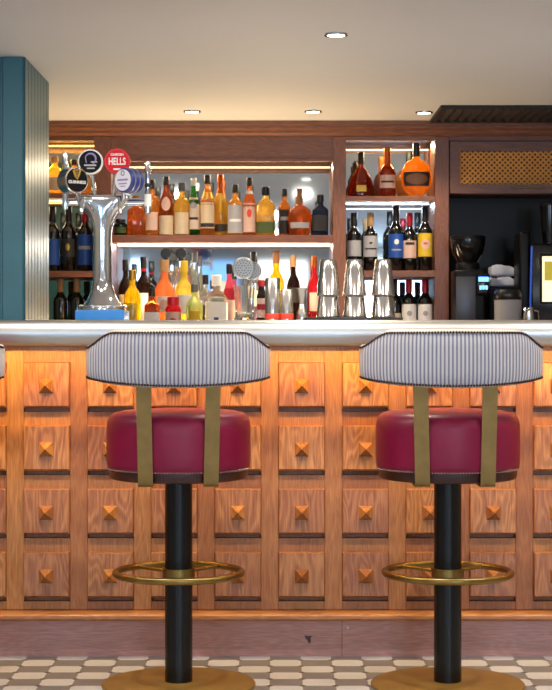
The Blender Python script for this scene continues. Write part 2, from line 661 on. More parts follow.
obj('joint_seam', box(nb(), .214, .2155, .0155, .0175, 0, .121), M['cap_black'], bar, False)
b = nb()
pts = [(-.012, .012), (.004, .010), (.013, .011), (.009, .002), (.010, -.008), (.004, -.016), (-.001, -.006), (-.008, .003)]
vs = [[b.verts.new((X(308, FY) + x, y, Z(640, FY) + z)) for x, z in pts] for y in (.0168, .0172)]
for i in range(len(pts)):
    j = (i + 1) % len(pts)
    b.faces.new((vs[0][i], vs[0][j], vs[1][j], vs[1][i]))
b.faces.new(vs[0])
b.faces.new(list(reversed(vs[1])))
obj('scuff_mark', b, pm('dark scuff', '#4a3640', .7, 0, .2, 200), bar, False)
obj('screw_head', disc(nb(), X(348, FY), .0165, Z(628.5, FY), .003, .002, 16), M['steel'], bar)
PITCH = 63.66 / (F / FY)
cols = [X(47 + 63.66 * i, FY) for i in range(-2, 10)]
PW, PH = .149, .1475
rows = [Z(448.0 + 63.2 * (i - 1), FY) for i in range(4)]
# stiles stand a touch proud between the columns
for i in range(len(cols) + 1):
    xc = cols[0] + (i - .5) * PITCH
    if -1.25 < xc < 1.25:
        obj('stile', box(nb(), xc - .0285, xc + .0285, 0, .0338, .155, CB - .013, .0015, 1), M['oak'], bar, False)
pb = None
GAP = .0145
for xc in cols:
    if not -1.05 < xc < 1.05:
        continue
    zl = [CB - .013] + [v for zc in rows for v in (zc - PH / 2 + .002, zc - PH / 2 - GAP)] + [.156]
    obj('rail', box(nb(), xc - PITCH / 2 + .0286, xc + PITCH / 2 - .0286, .004, .0338, zl[1], zl[0]), M['oak'], bar, False)
    for q in range(2, len(zl) - 1, 2):
        obj('rail', box(nb(), xc - PITCH / 2 + .0286, xc + PITCH / 2 - .0286, .004, .0338, zl[q + 1], zl[q]), M['oak'], bar, False)
    for zc in rows:
        if pb is None:
            b = nb()
            w, h, iv = PW / 2, PH / 2, .0025
            base = [b.verts.new((x, .0042, z)) for x, z in ((-w, -h), (w, -h), (w, h), (-w, h))]
            mid = [b.verts.new((x, -.006, z)) for x, z in ((-w, -h), (w, -h), (w, h), (-w, h))]
            top = [b.verts.new((x, -.0195, z)) for x, z in ((-w + iv, -h + .007), (w - iv, -h + .007), (w - iv, h - iv), (-w + iv, h - iv))]
            for q, r in ((base, mid), (mid, top)):
                for i in range(4):
                    j = (i + 1) % 4
                    b.faces.new((q[i], q[j], r[j], r[i]))
            b.faces.new(top)
            b.faces.new(list(reversed(base)))
            o = obj('raised_panel', b, M['oak_panel'], bar, False)
            b = nb()
            s = .0225
            q = [b.verts.new((x, -.0195, z)) for x, z in ((-s, -s), (s, -s), (s, s), (-s, s))]
            q2 = [b.verts.new((x, -.022, z)) for x, z in ((-s, -s), (s, -s), (s, s), (-s, s))]
            ap = b.verts.new((0, -.060, .003))
            for i in range(4):
                j = (i + 1) % 4
                b.faces.new((q[i], q[j], q2[j], q2[i]))
                b.faces.new((q2[i], q2[j], ap))
            b.faces.new(list(reversed(q)))
            s_ = obj('pyramid_stud', b, M['oak_stud'], o, False)
            s_.location = (0, 0, -.003)
            pb = o
        else:
            o = copy_tree(pb, bar)
        o.location = (xc, 0, zc)
obj('led_tape', box(nb(), BX0, BX1, -.135, -.115, CB - .0115, CB - .0082), M['led_counter'], bar, False)

# bar top with rounded metal nosing
b = nb()
r = (CT - CB) / 2
zc = (CT + CB) / 2
YF, YK = 5.27, 5.98
sec = [(YK, CB), (YK, CT)]
for i in range(25):
    a = PI / 2 + PI * i / 24
    sec.append((YF + r * .8 + math.cos(a) * r * .8, zc + math.sin(a) * r))
va = [b.verts.new((BX0, y, z)) for y, z in sec]
vb = [b.verts.new((BX1, y, z)) for y, z in sec]
for i in range(len(sec)):
    j = (i + 1) % len(sec)
    b.faces.new((va[i], va[j], vb[j], vb[i]))
b.faces.new(va)
b.faces.new(list(reversed(vb)))
tag(obj('countertop', b, M['pewter']), 'pale pewter bar top with a rounded front nosing running across the picture', 'bar top')

# ------------------------------------------------------------------ bar stools


def make_stool():
    t = thing('bar_stool', '', 'bar stool')
    # base
    obj('base_plate', lathe(nb(), [(.229, 0), (.230, .006), (.226, .010), (.10, .0125), (.05, .014)], 64), M['brass_base'], t)
    obj('post', lathe(nb(), [(.0412, .012), (.0412, .6195)], 40), M['black'], t)
    # foot ring
    zr, R = .338, .188
    ring = obj('foot_ring', tube(nb(), [(R * math.cos(2 * PI * i / 64), R * math.sin(2 * PI * i / 64), zr) for i in range(64)], .0105, 14, True), M['brass'], t)
    obj('collar', lathe(nb(), [(.0414, zr - .014), (.049, zr - .014), (.049, zr + .014), (.0414, zr + .014)], 36, cap=False), M['brass'], ring)
    for a in (48, 134):
        ca, sa = math.cos(math.radians(a)), math.sin(math.radians(a))
        obj('spoke', tube(nb(), [(.046 * ca, .046 * sa, zr), (R * ca, R * sa, zr)], .0058, 10), M['brass'], ring)
    # seat
    R = .2156
    obj('seat_rim', lathe(nb(), [(.06, .620), (.192, .620), (.203, .623), (.206, .629), (.206, .652)], 64), M['darkwood'], t)
    pr = [(.2075, .6505), (.2125, .655), (.2145, .668), (R, .70), (R, .755), (.2150, .778), (.2120, .795), (.2050, .808), (.194, .816), (.17, .822), (.10, .827), (.03, .828)]
    seat = obj('seat_cushion', lathe(nb(), pr, 72), M['leather'], t, angle=60)
    b = nb()
    for i in range(150):
        a = 2 * PI * i / 150
        Mx = Matrix.Translation((.2125 * math.cos(a), .2125 * math.sin(a), .6525))
        bmesh.ops.create_icosphere(b, subdivisions=1, radius=.0031, matrix=Mx)
    o = obj('nail_trim', b, M['nail_bright'], seat)
    o['kind'] = 'stuff'
    # back straps
    for s in (-1, 1):
        path = [(-.09, .6155), (-.18, .6155), (-.196, .6165), (-.2005, .621), (-.2015, .63), (-.202, .70), (-.203, .82), (-.204, .935)]
        b = nb()
        rows_ = []
        for k, (y, z) in enumerate(path):
            p, q = path[max(0, k - 1)], path[min(len(path) - 1, k + 1)]
            ty, tz = q[0] - p[0], q[1] - p[1]
            L = math.hypot(ty, tz)
            ny, nz = -tz / L, ty / L
            xc = s * (.094 + max(0, z - .62) * .022)
            w = .0215
            rows_.append([b.verts.new(v) for v in ((xc - w, y + ny * .004, z + nz * .004), (xc + w, y + ny * .004, z + nz * .004),
                                                   (xc + w, y - ny * .004, z - nz * .004), (xc - w, y - ny * .004, z - nz * .004))])
        for q, r in zip(rows_, rows_[1:]):
            for i in range(4):
                j = (i + 1) % 4
                b.faces.new((q[i], q[j], r[j], r[i]))
        b.faces.new(rows_[0])
        b.faces.new(list(reversed(rows_[-1])))
        obj('back_strap', b, M['brass_bar'], t)
    # backrest
    Ro, yc, PHI = .327, .087, math.radians(57.5)

    def sm(e0, e1, v):
        v = max(0, min(1, (v - e0) / (e1 - e0)))
        return v * v * (3 - 2 * v)

    def ztop(s):
        return 1.067 - .003 * abs(s) - .043 * sm(.60, .97, abs(s))

    def zbot(s):
        a = abs(s)
        z = .8975 + .022 * a * a
        if a > .90:
            q = min(1, (a - .90) / .10)
            z += .018 * (1 - math.sqrt(max(0, 1 - q * q)))
        return z

    def P(s, rr, z):
        f = s * PHI
        return (rr * math.sin(f), yc - rr * math.cos(f), z)
    NC = 104
    b = nb()
    cols_ = []
    for i in range(NC + 1):
        s = -1 + 2 * i / NC
        zt, zb = ztop(s), zbot(s)
        e = max(0, (abs(s) - .955) / .045)
        th = .048 * math.sqrt(max(.05, 1 - e * e))
        loop = []
        c = min(.012, th * .45)
        ro = Ro - (0.048 - th) * .35
        ri = ro - th
        for (rr, z) in ((ro, zb + c), (ro + .001, (zb + zt) / 2), (ro, zt - c), (ro - c * .3, zt - c * .3), (ro - c, zt), (ri + c, zt), (ri + c * .3, zt - c * .3),
                        (ri, zt - c), (ri - .006, (zb + zt) / 2), (ri, zb + c), (ri + c * .3, zb + c * .3), (ri + c, zb), (ro - c, zb), (ro - c * .3, zb + c * .3)):
            loop.append(b.verts.new(P(s, rr, z)))
        cols_.append(loop)
    for p, q in zip(cols_, cols_[1:]):
        for k in range(len(p)):
            j = (k + 1) % len(p)
            b.faces.new((p[k], p[j], q[j], q[k]))
    b.faces.new(cols_[0])
    b.faces.new(list(reversed(cols_[-1])))
    back = obj('backrest', b, M['cream'], t, angle=50)
    # striped outer panel with ribs
    b = nb()
    uvl = b.loops.layers.uv.new('UVMap')
    NS = 52
    N2 = NS * 8
    S1 = .905
    grid = []
    for i in range(N2 + 1):
        u = i / N2
        s = -S1 + 2 * S1 * u
        rib = .0012 * abs(math.sin(PI * NS * u))
        z0, z1 = zbot(s) + .0085, ztop(s) - .0105
        col = []
        for k in range(9):
            v = k / 8
            bul = .004 * (1 - (2 * v - 1) ** 4)
            col.append((b.verts.new(P(s, Ro + .0012 + bul + rib * (0 if k in (0, 8) else 1), z0 + (z1 - z0) * v)), u, v))
        grid.append(col)
    for p, q in zip(grid, grid[1:]):
        for k in range(8):
            c4 = (p[k], q[k], q[k + 1], p[k + 1])
            f = b.faces.new([c[0] for c in c4])
            for lp, c in zip(f.loops, c4):
                lp[uvl].uv = (c[1], c[2])
    obj('striped_panel', b, M['stripe'], back, angle=80)
    b = nb()
    for fn, off in ((ztop, -.009), (zbot, .0075)):
        s = -.945
        while s < .945:
            z = fn(s) + off
            Mx = Matrix.Translation(P(s, Ro + .0025, z))
            bmesh.ops.create_icosphere(b, subdivisions=1, radius=.0042, matrix=Mx)
            z2 = fn(s + .01) + off
            L = math.hypot(.01 * PHI * Ro, z2 - z)
            s += .01 * .0086 / L
    o = obj('nail_trim', b, M['nail'], back)
    o['kind'] = 'stuff'
    return t


SY = 5.09
st = make_stool()
spots = [(X(178.7, SY), 3.0, 'burgundy bar stool with striped backrest standing in front of the beer tap, left of centre'),
         (X(447.7, SY), 0.4, 'burgundy bar stool with striped backrest at the right, below the coffee niche'),
         (X(-82.6, SY), 3.0, 'bar stool cut off by the left edge, only the end of its backrest showing')]
for i, (x, a, lb) in enumerate(spots):
    o = st if i == 0 else copy_tree(st)
    o.location = (x, SY, 0)
    o.rotation_euler = (0, 0, math.radians(a))
    tag(o, lb, 'bar stool', 'bar stools along the counter')

# ------------------------------------------------------------------ back bar shelving
D = 8.2
BKY = 8.52                                           # mirror plane
unit = thing('back_bar_shelving', 'dark timber back bar with lit mirrored bays, shelves and cornice behind the counter', 'shelving', (0, 0, 0))
UX0, UX1 = -1.46, 1.85
b = nb()
z1, z0 = CEIL - .001, Z(136, D)
sec = [(8.135, z1), (8.135, z1 - .016), (8.15, z1 - .022), (8.15, z1 - .034), (8.172, z1 - .044), (8.172, z1 - .054), (8.185, z0 + .004), (8.20, z0), (8.55, z0), (8.55, z1)]
va = [b.verts.new((UX0, y, z)) for y, z in sec]
vb = [b.verts.new((UX1, y, z)) for y, z in sec]
for i in range(len(sec)):
    j = (i + 1) % len(sec)
    b.faces.new((va[i], va[j], vb[j], vb[i]))
b.faces.new(va)
b.faces.new(list(reversed(vb)))
obj('cornice', b, M['walnut_h'], unit, False)
HZ = z0
ups = [(94, 111), (333, 346), (435, 449)]
UP = [(X(a, D), X(c, D)) for a, c in ups]
UP = [(UX0, UX0 + .06)] + UP + [(UX1 - .06, UX1)]
BCZ = 1.03
for (a, c) in UP:
    obj('upright', box(nb(), a, c, D, BKY + .02, BCZ, HZ - .0005, .002, 1), M['walnut'], unit, False)
# header over the wide centre bay
cx0, cx1 = UP[1][1], UP[2][0]
hd = obj('header', box(nb(), cx0, cx1, D + .012, D + .035, Z(158, D), HZ - .0005), M['walnut_h'], unit, False)
obj('bead', box(nb(), cx0, cx1, D + .002, D + .030, Z(161.5, D), Z(158, D), .003, 2), M['walnut_h'], unit, False)
for (i, j, y1) in ((0, 1, 140.5), (2, 3, 140.5), (3, 4, 140.5)):
    obj('top_rail', box(nb(), UP[i][1], UP[j][0], D + .005, D + .03, Z(y1, D), HZ - .0005), M['walnut_h'], unit, False)


def shelf(i, j, ya, yb_):
    return obj('shelf', box(nb(), UP[i][1], UP[j][0], D + .004, BKY, Z(yb_, D), Z(ya, D), .0015, 1), M['walnut_h'], unit, False)


SZ = {}
shelf(1, 2, 235, 242.5); SZ['mid'] = Z(235, D)
shelf(0, 1, 193, 198); SZ['l1'] = Z(193, D)
shelf(0, 1, 271, 277); SZ['l2'] = Z(271, D)
shelf(2, 3, 196, 201); SZ['r1'] = Z(196, D)
shelf(2, 3, 270.5, 277); SZ['r2'] = Z(270.5, D)
for (i, j) in ((0, 1), (1, 2), (2, 3)):
    obj('mirror', box(nb(), UP[i][1], UP[j][0], BKY, BKY + .012, BCZ, HZ - .001), M['mirror'], unit, False)
obj('niche_back', box(nb(), UP[3][1], UP[4][0], BKY, BKY + .012, BCZ, HZ - .001), M['niche'], unit, False)
# LED diffusers along the backs of the bays
for (i, j, z, mk) in ((1, 2, Z(167.5, BKY), 'led'), (1, 2, Z(246, BKY), 'led'), (0, 1, Z(146, BKY), 'led_warm'), (2, 3, Z(150, BKY), 'led'), (2, 3, Z(209, BKY), 'led_cool'), (0, 1, Z(203, BKY), 'led_warm')):
    obj('led_strip', box(nb(), UP[i][1] + .004, UP[j][0] - .004, BKY - .010, BKY - .0005, z - .0032, z + .0032, .001, 1), M[mk], unit, False)
# back counter and bottle step
obj('worktop', box(nb(), UX0, UX1, 7.70, 8.58, BCZ - .04, BCZ, .004, 2), M['walnut_h'], unit, False)
obj('base_cabinet', box(nb(), UX0, UX1, 7.76, 8.58, .1, BCZ - .04), M['walnut_h'], unit, False)
obj('plinth', box(nb(), UX0, UX1, 7.82, 8.58, 0, .1), M['darkwood'], unit, False)
STEP = 1.062
obj('riser', box(nb(), cx0 + .002, cx1 - .002, 8.13, 8.50, BCZ, STEP, .003, 1), M['walnut_h'], unit, False)

# lattice cabinet above the coffee niche
cab = thing('wall_cabinet', 'dark timber cabinet with a brass lattice door above the coffee machine', 'cabinet', (0, D, 0))
ca, cb = UP[3][1] + .002, UP[4][0] - .002
cz0, cz1 = Z(193.5, D), Z(140.5, D) - .001
b = nb()
box(b, ca, cb, .03, .31, cz0, cz0 + .018)
box(b, ca, cb, .03, .31, cz1 - .018, cz1)
box(b, ca, ca + .018, .03, .31, cz0 + .018, cz1 - .018)
box(b, cb - .018, cb, .03, .31, cz0 + .018, cz1 - .018)
box(b, ca + .018, cb - .018, .295, .31, cz0 + .018, cz1 - .018)
obj('body', b, M['walnut_h'], cab, False)
dx0, dx1, dz0, dz1 = ca + .004, cb - .004, cz0 + .003, cz1 - .003
wx0, wx1, wz0, wz1 = X(460, D), dx1 - .06, Z(184, D), Z(151, D)
b = nb()
box(b, dx0, wx0, .006, .028, dz0, dz1)
box(b, wx1, dx1, .006, .028, dz0, dz1)
box(b, wx0, wx1, .006, .028, dz0, wz0)
box(b, wx0, wx1, .006, .028, wz1, dz1)
door = obj('door', b, M['walnut_h'], cab, False)
b = nb()
p = .0262
L = wz1 - wz0
for dirn, yy in ((1, .018), (-1, .022)):
    x = wx0 - L
    while x < wx1 + L:
        # clip a diagonal bar to the opening
        if dirn == 1:
            xa, za, xb, zb = x, wz0, x + L, wz1
        else:
            xa, za, xb, zb = x + L, wz0, x, wz1
        t0, t1 = 0.0, 1.0
        ddx = xb - xa
        ts = sorted([(wx0 - xa) / ddx, (wx1 - xa) / ddx])
        t0, t1 = max(t0, ts[0]), min(t1, ts[1])
        if t1 - t0 > .02:
            tube(b, [(xa + ddx * t0, yy, za + (zb - za) * t0), (xa + ddx * t1, yy, za + (zb - za) * t1)], .0050, 6)
        x += p
obj('brass_lattice', b, pm('bright brass lattice', '#f2b264', .4, .3, .12, 60), door)
b = nb()
hx0, hx1, hz = X(511, D), X(546, D), Z(187.5, D)
box(b, hx0, hx1, -.016, -.008, hz - .004, hz + .004, .002, 1)
box(b, hx0 + .004, hx0 + .012, -.009, .006, hz - .003, hz + .003)
box(b, hx1 - .012, hx1 - .004, -.009, .006, hz - .003, hz + .003)
obj('handle', b, M['brass_bar'], door, False)

# ------------------------------------------------------------------ bottles


def profile(style, h, r):
    rn = max(.0105, r * .36)
    if style == 'std':
        p = [(r * .93, 0), (r, .006), (r, .58 * h), (r * .96, .62 * h), (r * .74, .68 * h), (rn * 1.15, .74 * h), (rn, .78 * h), (rn, .86 * h)]
        return [(a, a, z, 2) for a, z in p], .84, rn, (.03, .57)
    if style == 'tall':
        p = [(r * .93, 0), (r, .006), (r, .52 * h), (r * .93, .58 * h), (r * .62, .68 * h), (rn * 1.2, .76 * h), (rn, .80 * h), (rn, .88 * h)]
        return [(a, a, z, 2) for a, z in p], .86, rn, (.03, .5)
    if style == 'bulb':
        rn = max(.0105, r * .32)
        p = [(r * .88, 0), (r * .95, .006), (r, .35 * h), (r * .97, .48 * h), (r * .78, .58 * h), (rn * 1.3, .66 * h), (rn * 1.2, .72 * h), (rn, .86 * h)]
        return [(a, a, z, 2) for a, z in p], .82, rn, (.06, .4)
    if style == 'wine':
        rn = max(.013, r * .38)
        p = [(r * .9, 0), (r, .006), (r, .60 * h), (r * .93, .65 * h), (r * .66, .70 * h), (rn * 1.1, .75 * h), (rn, .78 * h), (rn, .985 * h)]
        return [(a, a, z, 2) for a, z in p], .77, rn, (.04, .59)
    if style == 'square':
        p = [(r * .93, 0, 6), (r, .006, 6), (r, .60 * h, 6), (r * .95, .645 * h, 5), (r * .66, .70 * h, 3), (rn * 1.15, .74 * h, 2), (rn, .77 * h, 2), (rn, .86 * h, 2)]
        return [(a, a * .8 if n > 2 else a, z, n) for a, z, n in p], .82, rn, (.03, .58)
    if style == 'jar':
        p = [(r * .93, 0), (r, .005), (r, .68 * h), (r * .8, .76 * h), (r * .62, .80 * h), (r * .62, .9 * h)]
        return [(a, a, z, 2) for a, z in p], .78, r * .62, (.06, .66)
    if style == 'round':                              # flat round flask
        rn = .0145
        c = .36 * h
        p = [(r * .62, r * .3, 0, 3), (r * .66, r * .34, .006, 3)]
        for k in range(-5, 7):
            a = k / 8 * PI / 2 * 1.15
            p.append((r * math.cos(a) ** .85, r * .46 * math.cos(a) ** .6, c + math.sin(a) * c * .96, 2))
        p = [q for q in p if q[2] < .66 * h and (q[2] > .006 or q[2] == 0)]
        p.sort(key=lambda q: q[2])
        p += [(rn * 1.4, rn * 1.4, .70 * h, 2), (rn, rn, .74 * h, 2), (rn, rn, .82 * h, 2)]
        return p, .74, rn, (.15, .5)
    if style == 'tear':                               # broad shouldered low decanter
        rn = .0125
        p = [(r * .95, 0), (r, .012), (r * .98, .18 * h), (r * .86, .34 * h), (r * .68, .46 * h), (r * .46, .58 * h), (rn * 1.3, .68 * h), (rn, .74 * h), (rn, .84 * h)]
        return [(a, a * .6 if z < .6 * h else a, z, 2) for a, z in p], .74, rn, (.08, .3)
    if style == 'onion':
        rn = .0125
        p = [(r * .82, 0), (r * .86, .006), (r * .94, .2 * h), (r, .42 * h), (r * .9, .54 * h), (r * .55, .62 * h), (rn * 1.2, .67 * h), (rn, .71 * h), (rn, .88 * h)]
        return [(a, a * .75 if z < .62 * h else a, z, 2) for a, z in p], .68, rn, (.1, .45)
    raise KeyError(style)


def interp(p, z):
    for a, b_ in zip(p, p[1:]):
        if a[2] <= z <= b_[2]:
            k = (z - a[2]) / max(1e-6, b_[2] - a[2])
            return [a[0] + (b_[0] - a[0]) * k, a[1] + (b_[1] - a[1]) * k, max(a[3], 2) if k < .5 else b_[3]]
    return [p[-1][0], p[-1][1], 2]


def patch(p, za, zb, half, off=.0007, seg=18, rows=4, oval=False):
    """a label wrapped on the front of a bottle"""
    b = nb()
    g = []
    for k in range(rows + 1):
        z = za + (zb - za) * k / rows
        rx, ry, n = interp(p, z)
        hf = half
        if oval:
            q = 2 * k / rows - 1
            hf = half * math.sqrt(max(.02, 1 - q * q))
        row = []
        for i in range(seg + 1):
            a = -PI / 2 + hf * (2 * i / seg - 1)
            x, y = ring_pt(a, rx + off, ry + off, n)
            row.append(b.verts.new((x, y, z)))
        g.append(row)
    for q, r in zip(g, g[1:]):
        for i in range(seg):
            b.faces.new((q[i], q[i + 1], r[i + 1], r[i]))
    return b


NB = [0]


def bottle(kind, label, cat, group, px, d, z0, top, w, style, glass, cap, lab=None, foil=None, stopper=None, rz=0):
    h = Z(top, d) - z0
    r = w / 2 * d / F
    t = thing(kind, label, cat, (X(px, d), d, z0), rz, group)
    p, cz, rn, zone = profile(style, h, r)
    obj('glass_body', lathe(nb(), p, 28), M[glass], t)
    if stopper == 'ball':
        b = nb()
        lathe(b, [(rn, cz * h), (rn * 1.15, cz * h + .002), (rn * 1.15, h - .045), (rn, h - .042)], 20)
        disc(b, 0, 0, h - .026, .026, .014, 28, .004)
        obj('stopper', b, M[cap], t)
    else:
        obj('cap', lathe(nb(), [(rn * 1.06, cz * h), (rn * 1.22, cz * h + .002), (rn * 1.22, h - .003), (rn * 1.05, h)], 22), M[cap], t)
    if foil:
        fa, fb, fm = foil
        q = [(x[0] + .0006, x[1] + .0006, x[2], x[3]) for x in p]
        zs = [fa * h + (fb - fa) * h * k / 6 for k in range(7)]
        obj('neck_band', lathe(nb(), [tuple(interp(q, z)[:2]) + (z, 2) for z in zs], 22, cap=False), M[fm], t)
    if lab:
        a0, a1, lm, half = lab[:4]
        lo = obj('label', patch(p, a0 * h, a1 * h, math.radians(half)), M[lm], t)
        for ac in lab[4:]:
            f0, f1, am, hf, oval = ac
            za, zb = a0 * h + (a1 - a0) * h * f0, a0 * h + (a1 - a0) * h * f1
            obj('emblem' if oval else 'printed_band', patch(p, za, zb, math.radians(hf), .0013, 14, 10 if oval else 2, oval), M[am], lo)
    NB[0] += 1
    return t


SPG = 'spirit bottles on the lit centre shelf'
zs = SZ['mid']
dS = 8.30
T = [  # px, top, width, style, glass, cap, label spec, foil, text
    (120.5, 219, 13, 'jar', 'darkgreen', 'cap_black', (.15, .5, 'paper_green', 60), None, 'squat dark green jar at the left of the centre shelf, under the white tap badge'),
    (136, 196, 17, 'square', 'redamber', 'cap_wood', None, None, 'wide reddish amber bottle without a label, behind the right tap arm'),
    (152, 180, 14, 'std', 'amber', 'cap_black', (.1, .42, 'paper_pink', 55), None, 'amber bottle behind the tall chrome tap handle'),
    (166.3, 177, 14.5, 'tall', 'deep', 'cap_black', (.02, .34, 'paper_tan', 75, (1.25, 2.0, 'paper_pink', 38, True)), None, 'deep brown bottle with an oval badge above a tan label on the centre shelf'),
    (181.8, 183, 16, 'std', 'gold_sp', 'cap_grey', (.03, .44, 'paper_tan', 60), None, 'golden bottle with a grey cap and tan label, between the brown and the green bottle'),
    (193.7, 178, 12.5, 'tall', 'greeng', 'paper_white', (.12, .66, 'paper', 70, (.3, .38, 'paper_dark', 45, False), (.65, .85, 'paper_grey', 30, True)), None, 'bright green glass bottle with a tall ivory label on the centre shelf'),
    (207.5, 175.5, 15, 'tall', 'amber', 'cap_black', (.12, .55, 'paper_tan', 65, (.05, .2, 'paper_dark', 60, False)), (.62, .72, 'cap_gold'), 'amber bottle with a tall black cap and tan label, just right of the green bottle'),
    (220.5, 175, 14.5, 'tall', 'gold_sp', 'cap_copper', (.08, .2, 'paper_dark', 70), (.7, .88, 'cap_copper'), 'golden bottle with a copper coloured neck and narrow dark label band'),
    (235.3, 185, 15.5, 'std', 'honey', 'cap_black', (.05, .6, 'paper_grey', 70, (.4, .5, 'paper_white', 45, False)), None, 'honey coloured bottle with a large pale grey label and black cap'),
    (249.4, 178, 13.5, 'tall', 'redamber', 'cap_black', (.06, .56, 'paper_pink', 62, (.5, .8, 'redband', 20, True)), (.72, .78, 'paper_white'), 'slim red amber bottle with a pale pink label and white neck ring'),
    (265.6, 187, 18.5, 'square', 'gold_sp', 'cap_black', (.06, .28, 'paper_green', 80), None, 'broad golden square bottle with a dark green label band at its foot'),
    (284.5, 189, 12, 'std', 'amber', 'cap_black', (.06, .56, 'paper_dark', 72, (.55, .7, 'paper_grey', 40, False)), None, 'small amber bottle with a dark label, left of the round shouldered one'),
    (299.7, 189, 24, 'onion', 'redamber', 'cap_wood', (.16, .28, 'paper_grey', 55), None, 'wide round shouldered reddish bottle with a wooden stopper and thin grey label'),
    (320.3, 195, 16, 'square', 'navyglass', 'cap_black', (.12, .5, 'paper_dark', 50), None, 'dark blue square bottle at the right end of the centre shelf'),
]
for k, (px, top, w, sty, gl, cp, lb, fo, tx) in enumerate(T):
    bottle('spirit_bottle', tx, 'bottle', SPG, px, dS + (.065 if k in (5, 7, 11) else 0), zs, top, w, sty, gl, cp, lb, fo)

# bottles on the step, back row
G2 = 'bottles standing on the back counter'
dB = 8.26
LB = [
    (125.5, 260, 14, 'std', 'cola', 'cap_black', (.12, .5, 'paper_tan', 60, (.3, .7, 'paper_dark', 30, True)), None, 'near black bottle with an amber label behind the bright yellow bottle in the lower row', None),
    (143.5, 257, 15, 'std', 'cola', 'cap_black', (.1, .5, 'paper_white', 40), (.8, .86, 'red_foil'), 'dark brown bottle with a red neck ring and white label, lower row', None),
    (166, 248.5, 15, 'std', 'clear', 'cap_black', (.35, .55, 'paper_white', 50), None, 'clear bottle with a round black disc stopper behind the orange bottle', 'ball'),
    (181.2, 248.5, 15, 'std', 'clear', 'cap_black', (.35, .55, 'paper', 50), None, 'clear bottle with a round black disc stopper behind the yellow capped bottle', 'ball'),
    (195, 252, 11, 'tall', 'clearblue', 'cap_grey', (.3, .5, 'paper_tan', 50), None, 'slim clear bottle with a thin grey neck left of the blue reflection', None),
    (253.5, 252, 13, 'std', 'clear', 'cap_black', (.3, .5, 'paper', 50), None, 'clear bottle with a black cap behind the mixing glass', None),
    (276.2, 251, 16, 'std', 'yellow', 'cap_wood', (.36, .6, 'paper_yellow', 60, (.2, .8, 'paper_dark', 14, True)), None, 'yellow bottle with dark print and a wooden cap behind the steel cylinders', None),
    (293.5, 255, 13, 'std', 'cola', 'cap_cork', (.36, .56, 'paper_dark', 60), None, 'dark brown bottle with a cork stopper behind the jigger', None),
    (314.5, 256, 11, 'std', 'redliq', 'cap_copper', (.25, .5, 'paper_pink', 60), None, 'red bottle with a copper cap beside the leftmost stack of tins', None),
]
for (px, top, w, sty, gl, cp, lb, fo, tx, stp) in LB:
    bottle('liqueur_bottle', tx, 'bottle', G2, px, dB, STEP, top, w, sty, gl, cp, lb, fo, stp)
dF = 7.98
LF = [
    (132.3, 270, 17, 'std', 'yellow', 'cap_gold', (.2, .5, 'paper_yellow', 40, (.1, .9, 'yellowpale', 30, True)), None, 'bright yellow bottle beside the blue tray of the beer tap'),
    (164.5, 260, 20, 'std', 'orange', 'cap_cork', (.32, .52, 'paper_white', 45, (.1, .8, 'paper_pink', 25, True)), None, 'orange pink bottle with a small white label in the lower row'),
    (184, 261, 18, 'std', 'yellowpale', 'paper_yellow', (.3, .55, 'paper_white', 55), (.66, .84, 'paper_yellow'), 'pale bottle with a yellow cap and yellow neck in the lower row'),
    (205.5, 275, 14, 'std', 'clearblue', 'cap_black', (.1, .5, 'paper_dark', 70), None, 'short clear bottle with a broad black cap and dark label'),
    (216.5, 275, 22, 'square', 'clear', 'paper_white', (.06, .56, 'paper_white', 80, (.2, .5, 'blue_print', 12, False)), None, 'wide clear bottle with a white cap and white label with a small blue mark'),
    (229.3, 264, 14, 'tall', 'pinkliq', 'cap_black', (.1, .5, 'paper_pink', 60), (.5, .66, 'red_foil'), 'pink bottle with a black cap and red shoulder left of the mixing glass'),
]
for (px, top, w, sty, gl, cp, lb, fo, tx) in LF:
    bottle('liqueur_bottle', tx, 'bottle', G2, px, dF + (.085 if px in (205.5, 229.3) else 0), BCZ, top, w, sty, gl, cp, lb, fo)
dG = 7.86
LG = [
    (152, 288, 15, 'square', 'deep', 'cap_black', (.06, .5, 'paper_white', 85, (.3, .5, 'paper_dark', 50, False)), None, 'short square amber bottle with a white label in the front row'),
    (173.2, 297, 16, 'jar', 'redliq', 'red_foil', (.1, .62, 'paper_pink', 70, (.3, .7, 'red_foil', 30, True)), None, 'small round bottle of red liqueur with a red cap in the front row'),
    (194.5, 284, 17, 'std', 'limepale', 'cap_grey', (.12, .5, 'paper_yellow', 40), None, 'pale lime coloured bottle with a grey cap in the front row'),
]
for (px, top, w, sty, gl, cp, lb, fo, tx) in LG:
    bottle('liqueur_bottle', tx, 'bottle', G2, px, dG, BCZ, top, w, sty, gl, cp, lb, fo)

# right bay
zs = SZ['r1']
G3 = 'bottles in the right hand bay'
bottle('cognac_decanter', 'dark red low decanter with a black stopper on the top shelf of the right bay', 'bottle', G3, 361, dS, zs, 152.5, 27, 'tear', 'cognac', 'cap_black', (.12, .26, 'gold', 22))
bottle('cognac_bottle', 'cognac bottle with a copper foil neck and pale label, middle of the top right shelf', 'bottle', G3, 387.3, dS, zs, 148, 18, 'bulb', 'cognac', 'cap_copper', (.18, .44, 'paper_pink', 60, (.4, .55, 'paper_dark', 45, False)), (.62, .84, 'cap_copper'))
bottle('brandy_flask', 'round flat flask of orange brandy with a black stopper, top right shelf', 'bottle', G3, 416.3, dS, zs, 143, 31, 'round', 'armagnac', 'cap_black', (.2, .46, 'paper_dark', 58, (.1, .9, 'cap_wood', 45, True)))
bottle('spirit_bottle', 'dark green bottle standing behind the low red decanter', 'bottle', G3, 355, 8.42, zs, 163, 11, 'std', 'darkgreen', 'cap_black')
zs = SZ['r2']
